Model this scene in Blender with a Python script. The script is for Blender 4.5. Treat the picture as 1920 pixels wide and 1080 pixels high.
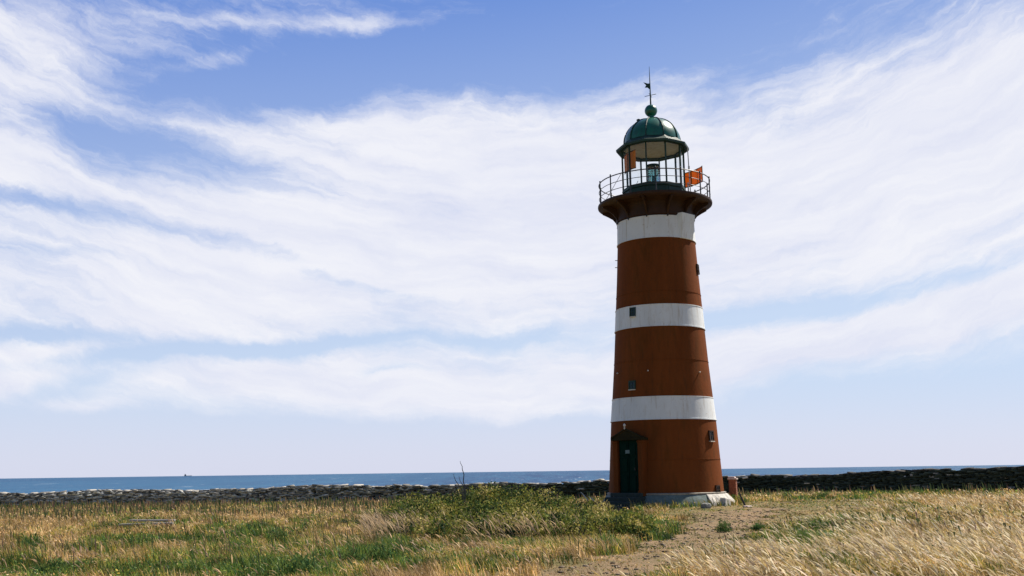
import bpy, bmesh, math, random
import numpy as np
from mathutils import Matrix, Vector
R_ = math.radians
random.seed(7); rng = np.random.default_rng(11)
sc = bpy.context.scene
for o in list(bpy.data.objects): bpy.data.objects.remove(o)
col = sc.collection

# ------------------------------------------------------------------ camera
FPX, PITCH, ROLL, EYE = 1900.0, math.atan(343.4/1900), R_(.77), 1.6
cd = bpy.data.cameras.new('camera'); cam = bpy.data.objects.new('camera', cd); col.objects.link(cam)
cd.sensor_width = 36; cd.lens = 36*FPX/1920; cd.clip_start = .1; cd.clip_end = 30000
cam.matrix_world = Matrix.Translation((0, 0, EYE)) @ Matrix.Rotation(math.pi/2+PITCH, 4, 'X') @ Matrix.Rotation(-ROLL, 4, 'Z')
sc.camera = cam
CM = cam.matrix_world.to_3x3()
CR, CU, CF = np.array(CM.col[0]), np.array(CM.col[1]), -np.array(CM.col[2])
def ray(px, py):
    return CF + CR*(px-960)/FPX - CU*(py-540)/FPX
def proj(p):
    d = np.array(p, float)-[0, 0, EYE]; z = d@CF
    return 960+FPX*(d@CR)/z, 540-FPX*(d@CU)/z

# ------------------------------------------------------------------ light
SUN_AZ, SUN_EL = R_(57), R_(50)
sd = bpy.data.lights.new('sun', 'SUN'); sun = bpy.data.objects.new('sun', sd); col.objects.link(sun)
sd.energy = 5.0; sd.angle = R_(.53); sd.color = (1, .93, .82)
sv = Vector((math.sin(SUN_AZ)*math.cos(SUN_EL), math.cos(SUN_AZ)*math.cos(SUN_EL), math.sin(SUN_EL)))
sun.rotation_euler = sv.to_track_quat('Z', 'Y').to_euler(); sun.location = sv*60
sc.view_settings.view_transform = 'Standard'; sc.view_settings.look = 'None'
sc.view_settings.exposure = .52; sc.view_settings.gamma = 1

# ------------------------------------------------------------------ node helpers
class NT:
    def __init__(s, tree): s.t = tree
    def n(s, typ, **kw):
        nd = s.t.nodes.new(typ)
        for k, v in kw.items(): setattr(nd, k, v)
        return nd
    def put(s, sock, v):
        if hasattr(v, 'is_linked') or isinstance(v, bpy.types.NodeSocket): s.t.links.new(v, sock)
        else:
            if sock.type == 'RGBA' and len(v) == 3: v = (*v, 1)
            sock.default_value = v
    def m(s, op, a, b=None, c=None, clamp=False):
        nd = s.n('ShaderNodeMath', operation=op, use_clamp=clamp); s.put(nd.inputs[0], a)
        if b is not None: s.put(nd.inputs[1], b)
        if c is not None: s.put(nd.inputs[2], c)
        return nd.outputs[0]
    def mix(s, f, a, b, bt='MIX'):
        nd = s.n('ShaderNodeMix', data_type='RGBA', blend_type=bt); s.put(nd.inputs[0], f)
        s.put(nd.inputs[6], a); s.put(nd.inputs[7], b); return nd.outputs[2]
    def xyz(s, x, y, z=0.0):
        nd = s.n('ShaderNodeCombineXYZ'); s.put(nd.inputs[0], x); s.put(nd.inputs[1], y); s.put(nd.inputs[2], z); return nd.outputs[0]
    def noise(s, vec, scale, detail=4, rough=.5, dist=0, col=False):
        nd = s.n('ShaderNodeTexNoise'); s.put(nd.inputs['Vector'], vec); nd.inputs['Scale'].default_value = scale
        nd.inputs['Detail'].default_value = detail; nd.inputs['Roughness'].default_value = rough; nd.inputs['Distortion'].default_value = dist
        return nd.outputs[1 if col else 0]
    def mr(s, v, a, b, c=0., d=1., smooth=False):
        nd = s.n('ShaderNodeMapRange'); nd.interpolation_type = 'SMOOTHSTEP' if smooth else 'LINEAR'
        for i, q in enumerate((v, a, b, c, d)): s.put(nd.inputs[i], q)
        return nd.outputs[0]

# ------------------------------------------------------------------ sky (world)
w = bpy.data.worlds.new('World'); sc.world = w; w.use_nodes = True
w.node_tree.nodes.clear(); T = NT(w.node_tree)
out = T.n('ShaderNodeOutputWorld'); bg = T.n('ShaderNodeBackground'); T.t.links.new(bg.outputs[0], out.inputs[0])
gen = T.n('ShaderNodeTexCoord').outputs['Generated']
nrm = T.n('ShaderNodeVectorMath', operation='NORMALIZE'); T.put(nrm.inputs[0], gen)
sp = T.n('ShaderNodeSeparateXYZ'); T.put(sp.inputs[0], nrm.outputs[0])
AZ = T.m('ARCTAN2', sp.outputs[0], sp.outputs[1]); EL = T.m('ARCSINE', sp.outputs[2])
sky = T.n('ShaderNodeTexSky', sky_type='NISHITA'); sky.sun_disc = False
sky.sun_elevation = SUN_EL; sky.sun_rotation = SUN_AZ; sky.altitude = 0; sky.air_density = 1.0; sky.dust_density = .6; sky.ozone_density = 2.0
skyc = T.mix(1.0, sky.outputs[0], (.080, .084, .096), 'MULTIPLY')
# sea-air haze low over the horizon, in the direction of the clouded half of the sky
hz = T.m('POWER', T.m('SUBTRACT', 1.0, T.mr(EL, 0.0, .36)), 2.2)
front = T.m('MULTIPLY', T.mr(T.m('ABSOLUTE', T.m('SUBTRACT', AZ, .12)), .75, 1.45, 1., 0., True), T.mr(EL, .55, 1.0, 1., .1, True))
deep = T.mix(T.mr(T.m('ADD', EL, T.m('MULTIPLY', AZ, -.10)), .12, .46, 0., 1.), (.60, .72, .92), (.165, .300, .715))
deep = T.mix(T.m('MULTIPLY', T.mr(EL, 0.0, .10, 1., 0., True), .75), deep, (.74, .74, .89))
skyc = T.mix(T.m('MULTIPLY', front, .88), skyc, deep)
# high thin cloud: broad bodies and lanes fixed in azimuth/elevation, torn by streaky noise
P0 = T.xyz(AZ, EL)
wv = T.noise(P0, 6.0, 7, .62, col=True)
wsub = T.n('ShaderNodeVectorMath', operation='SUBTRACT'); T.put(wsub.inputs[0], wv); wsub.inputs[1].default_value = (.5, .5, .5)
wm = T.n('ShaderNodeVectorMath', operation='MULTIPLY'); T.put(wm.inputs[0], wsub.outputs[0]); wm.inputs[1].default_value = (.15, .060, 0)
wa = T.n('ShaderNodeVectorMath', operation='ADD'); T.put(wa.inputs[0], P0); T.put(wa.inputs[1], wm.outputs[0])
sw = T.n('ShaderNodeSeparateXYZ'); T.put(sw.inputs[0], wa.outputs[0]); WX, WY = sw.outputs[0], sw.outputs[1]
def azel(px, py):
    d = ray(px, py); d = d/np.linalg.norm(d); return math.atan2(d[0], d[1]), math.asin(d[2])
CLOUDS = [  # direction (as px,py of the reference view), spreads, tilt (deg, + rises to the right), amount
 (1180,400,520,120,6,1.25),(1750,330,280,170,22,1.05),(1890,140,110,90,35,.55),(520,500,460,85,-2,.95),(200,560,330,50,0,.5),
 (760,270,200,70,-10,.75),(1000,230,260,60,5,.6),(700,215,160,40,8,.5),(1350,230,200,60,10,.4),(470,265,110,22,-20,.55),(330,380,260,28,-7,.55),
 (70,38,170,26,-3,.75),(60,110,130,50,0,.75),(150,130,60,30,-20,.35),(10,230,90,70,-20,.75),(90,300,90,45,-30,.6),
 (560,42,170,11,3,.85),(400,112,75,10,16,.7),(290,212,200,10,-11,.5),(700,30,60,14,20,.4),
 (560,715,330,36,-2,1.25),(850,750,130,38,-8,.9),(0,655,170,26,9,1.0),(20,705,60,16,0,.7),(160,750,80,8,-6,.7),
 (1600,625,300,22,11,1.15),(1420,665,170,32,8,1.0),(1200,700,110,24,4,.7),(1100,695,60,16,-4,.7),(1100,640,120,16,8,.6),(1050,772,110,9,2,.45),(1380,770,60,9,0,.25),
 (1560,130,60,50,50,.35),(1880,560,120,30,14,.9),
 (1310,110,500,60,0,-.5),(900,110,420,60,6,-.9),(480,165,230,30,0,-.4),(230,262,150,22,-6,-.8),(130,396,150,13,-8,-1.1),(230,330,170,14,0,-.35),
 (545,507,110,13,-20,-.85),(720,555,70,7,-12,-.7),(60,470,120,8,-4,-.5),(70,620,140,11,-2,-1.6),(430,655,290,9,3,-1.6),(160,705,90,20,12,-1.0),
 (1600,566,230,15,7,-1.35),(1400,592,90,12,14,-.8),(1010,640,120,13,2,-.9),(745,696,38,7,0,-1.0),(1450,215,130,26,-5,-.5),
 (1700,770,420,50,8,-1.2),(300,830,600,36,0,-1.2),(1000,830,300,24,0,-.9)]
dens = None
for (px, py, sx, sy, ang, amp) in CLOUDS:
    amp = amp*1.1 if amp < 0 else amp
    a, e = azel(px, py); sx, sy, an = sx/1900*1.05, sy/1900*1.05, R_(ang)
    dx = T.m('SUBTRACT', WX, a); dy = T.m('SUBTRACT', WY, e)
    u = T.m('ADD', T.m('MULTIPLY', dx, math.cos(an)/sx), T.m('MULTIPLY', dy, math.sin(an)/sx))
    v = T.m('ADD', T.m('MULTIPLY', dx, -math.sin(an)/sy), T.m('MULTIPLY', dy, math.cos(an)/sy))
    q = T.m('ADD', T.m('MULTIPLY', u, u), T.m('MULTIPLY', v, v))
    g = T.m('MULTIPLY', T.m('EXPONENT', T.m('MULTIPLY', q, -.5)), amp)
    dens = g if dens is None else T.m('ADD', dens, g)
fan = T.m('SUBTRACT', WY, T.m('MULTIPLY', T.m('MULTIPLY', WX, WX), .42))
FV = T.xyz(WX, fan)
def streaks(scale, ax_, ay_, rot, detail, rough):
    mp = T.n('ShaderNodeMapping'); T.put(mp.inputs[0], FV); mp.inputs['Rotation'].default_value = (0, 0, R_(rot)); mp.inputs['Scale'].default_value = (ax_, ay_, 1)
    return T.noise(mp.outputs[0], scale, detail, rough, .3)
n1 = streaks(5, .7, 4.4, 0, 9, .60); n2 = streaks(15, .6, 3.8, -3, 8, .64); n3 = streaks(3.2, 1., 2.4, 4, 3, .5)
n5 = T.noise(wa.outputs[0], 9., 8, .62)
n4 = streaks(40, .8, 2.6, 5, 6, .68)
nz0 = T.m('MULTIPLY', T.m('SUBTRACT', n4, .5), 1.4)
nz0 = T.m('ADD', nz0, T.m('MULTIPLY', T.m('SUBTRACT', n5, .5), 1.3))
nz = T.m('ADD', nz0, T.m('ADD', T.m('ADD', T.m('MULTIPLY', T.m('SUBTRACT', n1, .5), 1.6), T.m('MULTIPLY', T.m('SUBTRACT', n2, .5), 1.8)), T.m('MULTIPLY', T.m('SUBTRACT', n3, .5), .5)))
amt = T.mr(EL, .02, .12, .25, .8)
dens = T.m('ADD', dens, T.m('MULTIPLY', nz, amt))
cl = T.mr(dens, -.42, 1.45, 0., 1., True)
cl = T.m('MULTIPLY', cl, T.m('MULTIPLY', front, .95))
ccol = T.mix(T.mr(T.m('ADD', T.m('MULTIPLY', n1, .6), T.m('MULTIPLY', n2, .4)), .36, .6), (.74, .765, .895), (.885, .89, .945))
fin = T.mix(cl, skyc, ccol)
# below the horizon the air keeps the horizon tone
T.put(bg.inputs[0], fin); bg.inputs[1].default_value = .71
w.cycles.sampling_method = 'MANUAL'; w.cycles.sample_map_resolution = 512

# ------------------------------------------------------------------ object helpers
def tag(o, label=None, cat=None, group=None, kind=None):
    for k, v in (('label', label), ('category', cat), ('group', group), ('kind', kind)):
        if v: o[k] = v
    return o
def empty(name, loc, rz=0., **kw):
    o = bpy.data.objects.new(name, None); col.objects.link(o); o.location = loc; o.rotation_euler.z = rz
    o.empty_display_size = .3; return tag(o, **kw)
class MB:
    def __init__(s): s.v = []; s.f = []; s.mi = []
    def add(s, vs, fs, mi=0):
        b = len(s.v); s.v += [tuple(map(float, q)) for q in vs]; s.f += [[b+i for i in f] for f in fs]; s.mi += [mi]*len(fs); return s
    def box(s, c, size, M=None, taper=1., mi=0):
        x, y, z = [q/2 for q in size]; t = taper
        vs = [(-x,-y,-z),(x,-y,-z),(x,y,-z),(-x,y,-z),(-x*t,-y*t,z),(x*t,-y*t,z),(x*t,y*t,z),(-x*t,y*t,z)]
        vs = [Vector(q) for q in vs]
        if M is not None: vs = [M @ q for q in vs]
        vs = [q+Vector(c) for q in vs]
        return s.add(vs, [(0,3,2,1),(4,5,6,7),(0,1,5,4),(1,2,6,5),(2,3,7,6),(3,0,4,7)], mi)
    def rev(s, prof, n=64, c=(0, 0), ph=0., cap=(True, True), mi=0):
        vs = []; fs = []
        for r, z in prof:
            for k in range(n):
                a = ph+2*math.pi*k/n; vs.append((c[0]+r*math.sin(a), c[1]-r*math.cos(a), z))
        for i in range(len(prof)-1):
            for k in range(n):
                k2 = (k+1) % n; fs.append((i*n+k, i*n+k2, (i+1)*n+k2, (i+1)*n+k))
        if cap[0]: fs.append(tuple(range(n-1, -1, -1)))
        if cap[1]: fs.append(tuple((len(prof)-1)*n+k for k in range(n)))
        return s.add(vs, fs, mi)
    def tube(s, pts, r, n=8, closed=False, mi=0):
        pts = [Vector(p) for p in pts]; N = len(pts); rs = r if isinstance(r, (list, tuple)) else [r]*N
        vs = []; fs = []; prev = None
        for i, p in enumerate(pts):
            if closed: t = pts[(i+1) % N]-pts[i-1]
            else: t = pts[min(i+1, N-1)]-pts[max(i-1, 0)]
            t.normalize(); ref = Vector((0, 0, 1)) if abs(t.z) < .9 else Vector((1, 0, 0))
            a = t.cross(ref).normalized(); b = t.cross(a).normalized()
            for k in range(n):
                q = 2*math.pi*k/n; vs.append(p+(a*math.cos(q)+b*math.sin(q))*rs[i])
        for i in range(N if closed else N-1):
            for k in range(n):
                k2 = (k+1) % n; j = (i+1) % N; fs.append((i*n+k, j*n+k, j*n+k2, i*n+k2))
        if not closed: fs.append(tuple(range(n))); fs.append(tuple((N-1)*n+k for k in range(n-1, -1, -1)))
        return s.add(vs, fs, mi)
    def build(s, name, mats, parent=None, smooth=False, bevel=0., **kw):
        me = bpy.data.meshes.new(name); me.from_pydata(s.v, [], s.f)
        for m_ in (mats if isinstance(mats, (list, tuple)) else [mats]): me.materials.append(m_)
        me.polygons.foreach_set('material_index', s.mi)
        bm = bmesh.new(); bm.from_mesh(me); bmesh.ops.recalc_face_normals(bm, faces=bm.faces)
        if bevel: bmesh.ops.bevel(bm, geom=list(bm.edges), offset=bevel, segments=1, affect='EDGES')
        bm.to_mesh(me); bm.free()
        if smooth:
            me.polygons.foreach_set('use_smooth', [True]*len(me.polygons))
            try: me.set_sharp_from_angle(angle=R_(35))
            except Exception: pass
        o = bpy.data.objects.new(name, me); col.objects.link(o); o.parent = parent
        return tag(o, **kw)

# ------------------------------------------------------------------ materials
def mat(name, c, rough=.7, var=.25, scale=3., c2=None, metal=0., bump=0., bscale=20., spec=.5, coat=0., stretch=(1, 1, 1), c2amt=.6, lo=.45, hi=.7, streak=None):
    m_ = bpy.data.materials.new(name); m_.use_nodes = True; t = NT(m_.node_tree); t.t.nodes.clear()
    o_ = t.n('ShaderNodeOutputMaterial'); p = t.n('ShaderNodeBsdfPrincipled'); t.t.links.new(p.outputs[0], o_.inputs[0])
    tc = t.n('ShaderNodeTexCoord').outputs['Object']
    mp = t.n('ShaderNodeMapping'); t.put(mp.inputs[0], tc); mp.inputs['Scale'].default_value = stretch
    n_ = t.noise(mp.outputs[0], scale, 6, .6); b_ = t.mr(n_, .3, .7, 1-var, 1+var*.6)
    base = c
    if c2 is not None:
        nn = t.noise(mp.outputs[0], scale*1.7+.3, 7, .65, .4)
        base = t.mix(t.m('MULTIPLY', t.mr(nn, lo, hi, 0, 1, True), c2amt), c, c2)
    if streak is not None:   # rain and rust runs, old repainted patches
        m2 = t.n('ShaderNodeMapping'); t.put(m2.inputs[0], tc); m2.inputs['Scale'].default_value = (5, 5, .22)
        base = t.mix(t.m('MULTIPLY', t.mr(t.noise(m2.outputs[0], 1.6, 6, .65), .54, .70, 0, 1, True), .55), base, streak)
        base = t.mix(t.m('MULTIPLY', t.mr(t.noise(tc, 7., 6, .7, .6), .60, .68, 0, 1, True), .5), base, streak)
    cc = t.mix(1.0, base, t.xyz(b_, b_, b_), 'MULTIPLY'); t.put(p.inputs['Base Color'], cc)
    p.inputs['Roughness'].default_value = rough; p.inputs['Metallic'].default_value = metal
    p.inputs['Specular IOR Level'].default_value = spec; p.inputs['Coat Weight'].default_value = coat
    if bump:
        bn = t.n('ShaderNodeBump'); bn.inputs['Strength'].default_value = bump; bn.inputs['Distance'].default_value = .02
        t.put(bn.inputs['Height'], t.noise(tc, bscale, 5, .6)); t.put(p.inputs['Normal'], bn.outputs[0])
    return m_
def foliage_mat(name, trans=.35, rough=.55, spec=.25):
    m_ = bpy.data.materials.new(name); m_.use_nodes = True; t = NT(m_.node_tree); t.t.nodes.clear()
    o_ = t.n('ShaderNodeOutputMaterial'); at_ = t.n('ShaderNodeAttribute', attribute_name='tint').outputs['Color']
    p = t.n('ShaderNodeBsdfPrincipled'); t.put(p.inputs['Base Color'], at_); p.inputs['Roughness'].default_value = rough; p.inputs['Specular IOR Level'].default_value = spec
    tr = t.n('ShaderNodeBsdfTranslucent'); t.put(tr.inputs[0], at_)
    mx = t.n('ShaderNodeMixShader'); mx.inputs[0].default_value = trans
    t.t.links.new(p.outputs[0], mx.inputs[1]); t.t.links.new(tr.outputs[0], mx.inputs[2]); t.t.links.new(mx.outputs[0], o_.inputs[0])
    return m_
M = {}
M['red'] = mat('red_paint', (.185, .052, .013), .75, .26, 1.1, c2=(.115, .040, .010), stretch=(1, 1, .22), bump=.25, bscale=9, spec=.06, c2amt=.8, streak=(.10, .042, .016))
M['white'] = mat('white_paint', (.78, .80, .80), .6, .10, 1.5, c2=(.50, .44, .34), stretch=(1, 1, .3), bump=.2, bscale=9, c2amt=.5, spec=.2, lo=.5, hi=.8, streak=(.46, .38, .29))
M['ledge'] = mat('ledge_paint', (.36, .32, .27), .8, .3, 4, c2=(.15, .15, .12))
M['pale_trim'] = mat('pale_trim', (.66, .60, .52), .6, .15, 4)
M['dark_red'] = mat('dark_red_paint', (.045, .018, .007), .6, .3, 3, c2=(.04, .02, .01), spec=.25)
M['pediment'] = mat('pediment_paint', (.032, .026, .012), .8, .3, 3, spec=.08)
M['door'] = mat('door_green_paint', (.004, .022, .015), .8, .25, 5, stretch=(3, 3, .6), spec=.05)
M['green'] = mat('green_paint', (.008, .125, .078), .34, .25, 3, c2=(.02, .05, .04), coat=.15)
M['green_dark'] = mat('green_iron', (.008, .045, .03), .62, .25, 5, c2=(.03, .03, .02))
M['iron'] = mat('dark_iron', (.022, .024, .028), .5, .3, 8, c2=(.10, .04, .02), c2amt=.4)
M['ceil'] = mat('ceiling_paint', (.60, .57, .52), .7, .15, 3, c2=(.4, .33, .25))

M['orange_frame'] = mat('olive_panel_frame', (.15, .07, .015), .6, .2, 4)
M['plinth'] = mat('plinth_shaded_tone', (.15, .19, .18), .85, .3, 4, c2=(.08, .11, .09), bump=.6, bscale=12, c2amt=.7)  # dark teal carries the shade on the plinth's front and left
M['pipe'] = mat('pale_pipe', (.6, .58, .55), .5, .1, 5)
M['step'] = mat('dark_step_stone', (.03, .045, .04), .9, .3, 6, bump=.5)
M['stone'] = mat('grey_stone', (.22, .22, .20), .9, .3, 9, c2=(.42, .40, .35), bump=.8, bscale=18)
M['brick'] = mat('red_brick', (.30, .10, .05), .9, .3, 9, c2=(.18, .08, .05), bump=.5, bscale=30)
M['capstone'] = mat('pale_capstone', (.55, .43, .37), .85, .2, 9, c2=(.4, .3, .25), bump=.5)
M['wood_old'] = mat('weathered_wood', (.36, .34, .31), .9, .35, 6, c2=(.12, .11, .10), stretch=(.4, 5, 5), bump=.6, bscale=30)
M['wood_dark'] = mat('dark_wood', (.014, .014, .016), .95, .3, 9, spec=.02)
M['plinth_lit'] = mat('plinth_sunlit_tone', (.62, .57, .50), .9, .25, 5, c2=(.26, .26, .2), bump=.6)  # pale copy for the plinth's right side, sunlight put into the colour
M['twig'] = mat('dead_twig', (.05, .05, .055), .9, .3, 30)
M['bleached'] = mat('bleached_wood', (.55, .48, .38), .85, .2, 20)
M['steel'] = mat('ship_paint', (.12, .14, .18), .6, .1, .1)
M['orange'] = foliage_mat('orange_panel', .45, .4, .3); M['grass'] = foliage_mat('grass_blades', .34); M['leaf'] = foliage_mat('shrub_leaves', .34, .7, .12)
def glass_mat(name, tint=(1, 1, 1), mixmax=.55, rough=.02, base=.04):
    m_ = bpy.data.materials.new(name); m_.use_nodes = True; t = NT(m_.node_tree); t.t.nodes.clear()
    o_ = t.n('ShaderNodeOutputMaterial'); tr = t.n('ShaderNodeBsdfTransparent'); t.put(tr.inputs[0], tint)
    gl = t.n('ShaderNodeBsdfGlossy'); gl.inputs['Roughness'].default_value = rough
    lw = t.n('ShaderNodeLayerWeight'); lw.inputs[0].default_value = .35
    mx = t.n('ShaderNodeMixShader'); t.put(mx.inputs[0], t.mr(lw.outputs['Fresnel'], 0, 1, base, mixmax))
    t.t.links.new(tr.outputs[0], mx.inputs[1]); t.t.links.new(gl.outputs[0], mx.inputs[2]); t.t.links.new(mx.outputs[0], o_.inputs[0])
    return m_
M['glass'] = glass_mat('lantern_glass', (.96, .985, .985), .12, .02, .005)
M['lens'] = glass_mat('lens_glass', (.42, .66, .68), .8, .08, .12)
M['pane_dark'] = mat('dark_window_pane', (.012, .02, .02), .12, .1, 3)

# ------------------------------------------------------------------ terrain
WALL = [(-78, 86.), (-40, 80.), (-20, 76.5), (0, 73.), (17, 67.5), (22, 58.), (25.5, 49.), (31, 38.), (60, 26.)]
WX_, WY_ = [p[0] for p in WALL], [p[1] for p in WALL]
def vnoise(x, y, s, seed=0):
    x = np.asarray(x, float)*s+seed*17.3; y = np.asarray(y, float)*s-seed*9.1
    xi, yi = np.floor(x).astype(np.int64), np.floor(y).astype(np.int64); fx, fy = x-xi, y-yi
    fx, fy = fx*fx*(3-2*fx), fy*fy*(3-2*fy)
    def h(i, j):
        q = np.sin(i*127.1+j*311.7+seed*74.7)*43758.5453; return q-np.floor(q)
    return (h(xi, yi)*(1-fx)+h(xi+1, yi)*fx)*(1-fy)+(h(xi, yi+1)*(1-fx)+h(xi+1, yi+1)*fx)*fy
def fbm(x, y, s, seed=0, o=4):
    v = 0; a = .5; t = 0
    for k in range(o): v = v+a*vnoise(x, y, s*2**k, seed+k); t += a; a *= .5
    return v/t
TX, TY = 5.935, 40.57
def sm(x, a, b):
    t = np.clip((np.asarray(x, float)-a)/(b-a), 0, 1); return t*t*(3-2*t)
def ht(x, y):
    x = np.asarray(x, float); y = np.asarray(y, float)
    yc = np.clip(y, 0, 90); az = np.clip(x/np.maximum(y, 8), -.6, .6)
    t = np.clip((yc-28)/52, 0, 1.2)
    h = -t*np.interp(az, [-.6, -.3, 0, .2, .3, .6], [.66, .60, .5, .25, .05, -.1])
    h = h+.36*np.exp(-((x-TX)**2+(y-TY-1.5)**2)/70.)
    h = h+.36*np.exp(-((x-27)**2+(y-46)**2)/150.)
    h = h+(fbm(x, y, .12, 3, 3)-.5)*.22+(fbm(x, y, .7, 5, 3)-.5)*.06
    d = y-np.interp(x, WX_, WY_)
    return h-4.5*sm(d, 2.5, 30)
def ground(px, py, z0=None):
    d = ray(px, py); t = 20.
    lo, hi = 4., 120.
    # march to the first crossing with the ground
    k = np.linspace(5, 110, 2200); X, Y, Z = d[0]*k, d[1]*k, EYE+d[2]*k
    below = np.where(Z <= ht(X, Y))[0]
    i = below[0] if len(below) else len(k)-1
    return Vector((X[i], Y[i], float(ht(X[i], Y[i]))))
def at_dist(px, dist, dz=0.):
    """point on the ground at a horizontal distance in the direction of reference column px"""
    py = 883.4-.01344*(px-960); d = ray(px, py); q = math.hypot(d[0], d[1]); x, y = d[0]/q*dist, d[1]/q*dist
    return Vector((x, y, float(ht(x, y))+dz))
# ground sheet
gx = np.concatenate([np.linspace(-420, -90, 12)[:-1], np.linspace(-90, 70, 220), np.linspace(70, 420, 13)[1:]])
gy = np.concatenate([np.linspace(-300, 0, 10)[:-1], np.linspace(0, 120, 200), np.linspace(120, 200, 8)[1:]])
GX, GY = np.meshgrid(gx, gy); GZ = ht(GX, GY)
nx, ny = len(gx), len(gy)
vv = np.stack([GX.ravel(), GY.ravel(), GZ.ravel()], 1)
ii = (np.arange(ny-1)[:, None]*nx+np.arange(nx-1)[None]).ravel()
ff = np.stack([ii, ii+1, ii+nx+1, ii+nx], 1)
def np_mesh(name, verts, quads, m_, tint=None, smooth=False, parent=None, link=True, **kw):
    me = bpy.data.meshes.new(name); me.vertices.add(len(verts)); me.vertices.foreach_set('co', np.ascontiguousarray(verts, np.float32).ravel())
    me.loops.add(quads.size); me.loops.foreach_set('vertex_index', np.ascontiguousarray(quads, np.int32).ravel())
    me.polygons.add(len(quads)); me.polygons.foreach_set('loop_start', np.arange(0, quads.size, quads.shape[1], dtype=np.int32))
    try: me.polygons.foreach_set('loop_total', np.full(len(quads), quads.shape[1], np.int32))
    except Exception: pass
    me.update(calc_edges=True)
    if smooth: me.polygons.foreach_set('use_smooth', np.ones(len(quads), bool))
    if tint is not None:
        a = me.color_attributes.new('tint', 'FLOAT_COLOR', 'POINT'); c4 = np.ones((len(verts), 4), np.float32); c4[:, :3] = tint
        a.data.foreach_set('color', c4.ravel())
    me.materials.append(m_)
    o = bpy.data.objects.new(name, me)
    if link: col.objects.link(o)
    o.parent = parent; return tag(o, **kw)
def ground_mat(name, cs, scale=1.):
    m_ = bpy.data.materials.new(name); m_.use_nodes = True; t = NT(m_.node_tree); t.t.nodes.clear()
    o_ = t.n('ShaderNodeOutputMaterial'); p = t.n('ShaderNodeBsdfPrincipled'); t.t.links.new(p.outputs[0], o_.inputs[0])
    g = t.n('ShaderNodeNewGeometry').outputs['Position']
    a = t.noise(g, .35*scale, 6, .65); b = t.noise(g, 3.2*scale, 6, .7, .5); c = t.noise(g, 22*scale, 4, .7)
    k = t.mix(t.mr(a, .4, .6, 0, 1, True), cs[0], cs[1]); k = t.mix(t.mr(b, .48, .62, 0, .8, True), k, cs[2]); k = t.mix(t.mr(c, .5, .7, 0, .7), k, cs[3])
    t.put(p.inputs['Base Color'], k); p.inputs['Roughness'].default_value = .95; p.inputs['Specular IOR Level'].default_value = .15
    bn = t.n('ShaderNodeBump'); bn.inputs['Strength'].default_value = .8; bn.inputs['Distance'].default_value = .05
    t.put(bn.inputs['Height'], t.m('ADD', b, t.m('MULTIPLY', c, .6))); t.put(p.inputs['Normal'], bn.outputs[0])
    return m_
M['ground'] = ground_mat('meadow_soil', [(.24, .17, .08), (.15, .13, .05), (.09, .09, .03), (.32, .22, .11)])
M['path'] = ground_mat('trodden_earth', [(.27, .175, .10), (.19, .135, .07), (.11, .095, .038), (.36, .25, .155)], 1.3)
np_mesh('ground', vv, ff, M['ground'], smooth=True, kind='structure')

# trodden path, a sheet 4 mm over the ground with ragged edges
PATH_PX = [(940,1120),(1010,1075),(1090,1050),(1200,1026),(1272,1003),(1292,985),(1285,970),(1335,958),(1420,951),(1475,955),(1450,970),(1410,990),(1395,1015),(1340,1040),(1280,1062),(1200,1100),(1140,1130)]
TURF_PX = [(940,1120),(1010,1075),(1080,1052),(1190,1030),(1262,1008),(1268,985),(1235,966),(1300,950),(1400,943),(1520,938),(1655,941),(1640,952),(1565,962),(1520,975),(1470,992),(1440,1012),(1425,1030),(1330,1050),(1260,1085),(1180,1130)]
PATH = np.array([tuple(ground(a, min(b, 1079)))[:2] if b < 1080 else tuple(np.array(tuple(ground(a, 1078)))[:2]*(1-(b-1078)/350.)) for a, b in PATH_PX])
TURF = np.array([tuple(ground(a, min(b, 1079)))[:2] if b < 1080 else tuple(np.array(tuple(ground(a, 1078)))[:2]*(1-(b-1078)/350.)) for a, b in TURF_PX])
def inpoly(x, y, poly):
    c = np.zeros(np.shape(x), bool); n = len(poly)
    for i in range(n):
        x1, y1 = poly[i]; x2, y2 = poly[(i+1) % n]
        with np.errstate(divide='ignore', invalid='ignore'):
            c ^= ((y1 > y) != (y2 > y)) & (x < (x2-x1)*(y-y1)/(y2-y1+1e-12)+x1)
    return c
def in_path(x, y, amp=1., poly=None):
    wx = (fbm(x, y, .9, 21, 4)-.5)*2.2*amp; wy = (fbm(x, y, .7, 31, 4)-.5)*2.8*amp
    return inpoly(x+wx, y+wy, PATH if poly is None else poly)
px_, py_ = np.meshgrid(np.arange(-3, 22, .11), np.arange(9, 48, .14)); m0 = in_path(px_, py_)
keep = (m0[:-1, :-1] & m0[1:, :-1] & m0[:-1, 1:] & m0[1:, 1:]).ravel()
nn_ = px_.shape[1]; ii = (np.arange(px_.shape[0]-1)[:, None]*nn_+np.arange(nn_-1)[None]).ravel()[keep]
fq = np.stack([ii, ii+1, ii+nn_+1, ii+nn_], 1); used, inv = np.unique(fq, return_inverse=True)
X, Y = px_.ravel()[used], py_.ravel()[used]
# heights follow the coarse ground sheet
def ground_sheet_z(x, y):
    i = np.clip(np.searchsorted(gx, x)-1, 0, nx-2); j = np.clip(np.searchsorted(gy, y)-1, 0, ny-2)
    u = (x-gx[i])/(gx[i+1]-gx[i]); v = (y-gy[j])/(gy[j+1]-gy[j])
    return GZ[j, i]*(1-u)*(1-v)+GZ[j, i+1]*u*(1-v)+GZ[j+1, i]*(1-u)*v+GZ[j+1, i+1]*u*v
np_mesh('dirt_path', np.stack([X, Y, ground_sheet_z(X, Y)+.012], 1), inv.reshape(fq.shape), M['path'], smooth=True, kind='structure')

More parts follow.
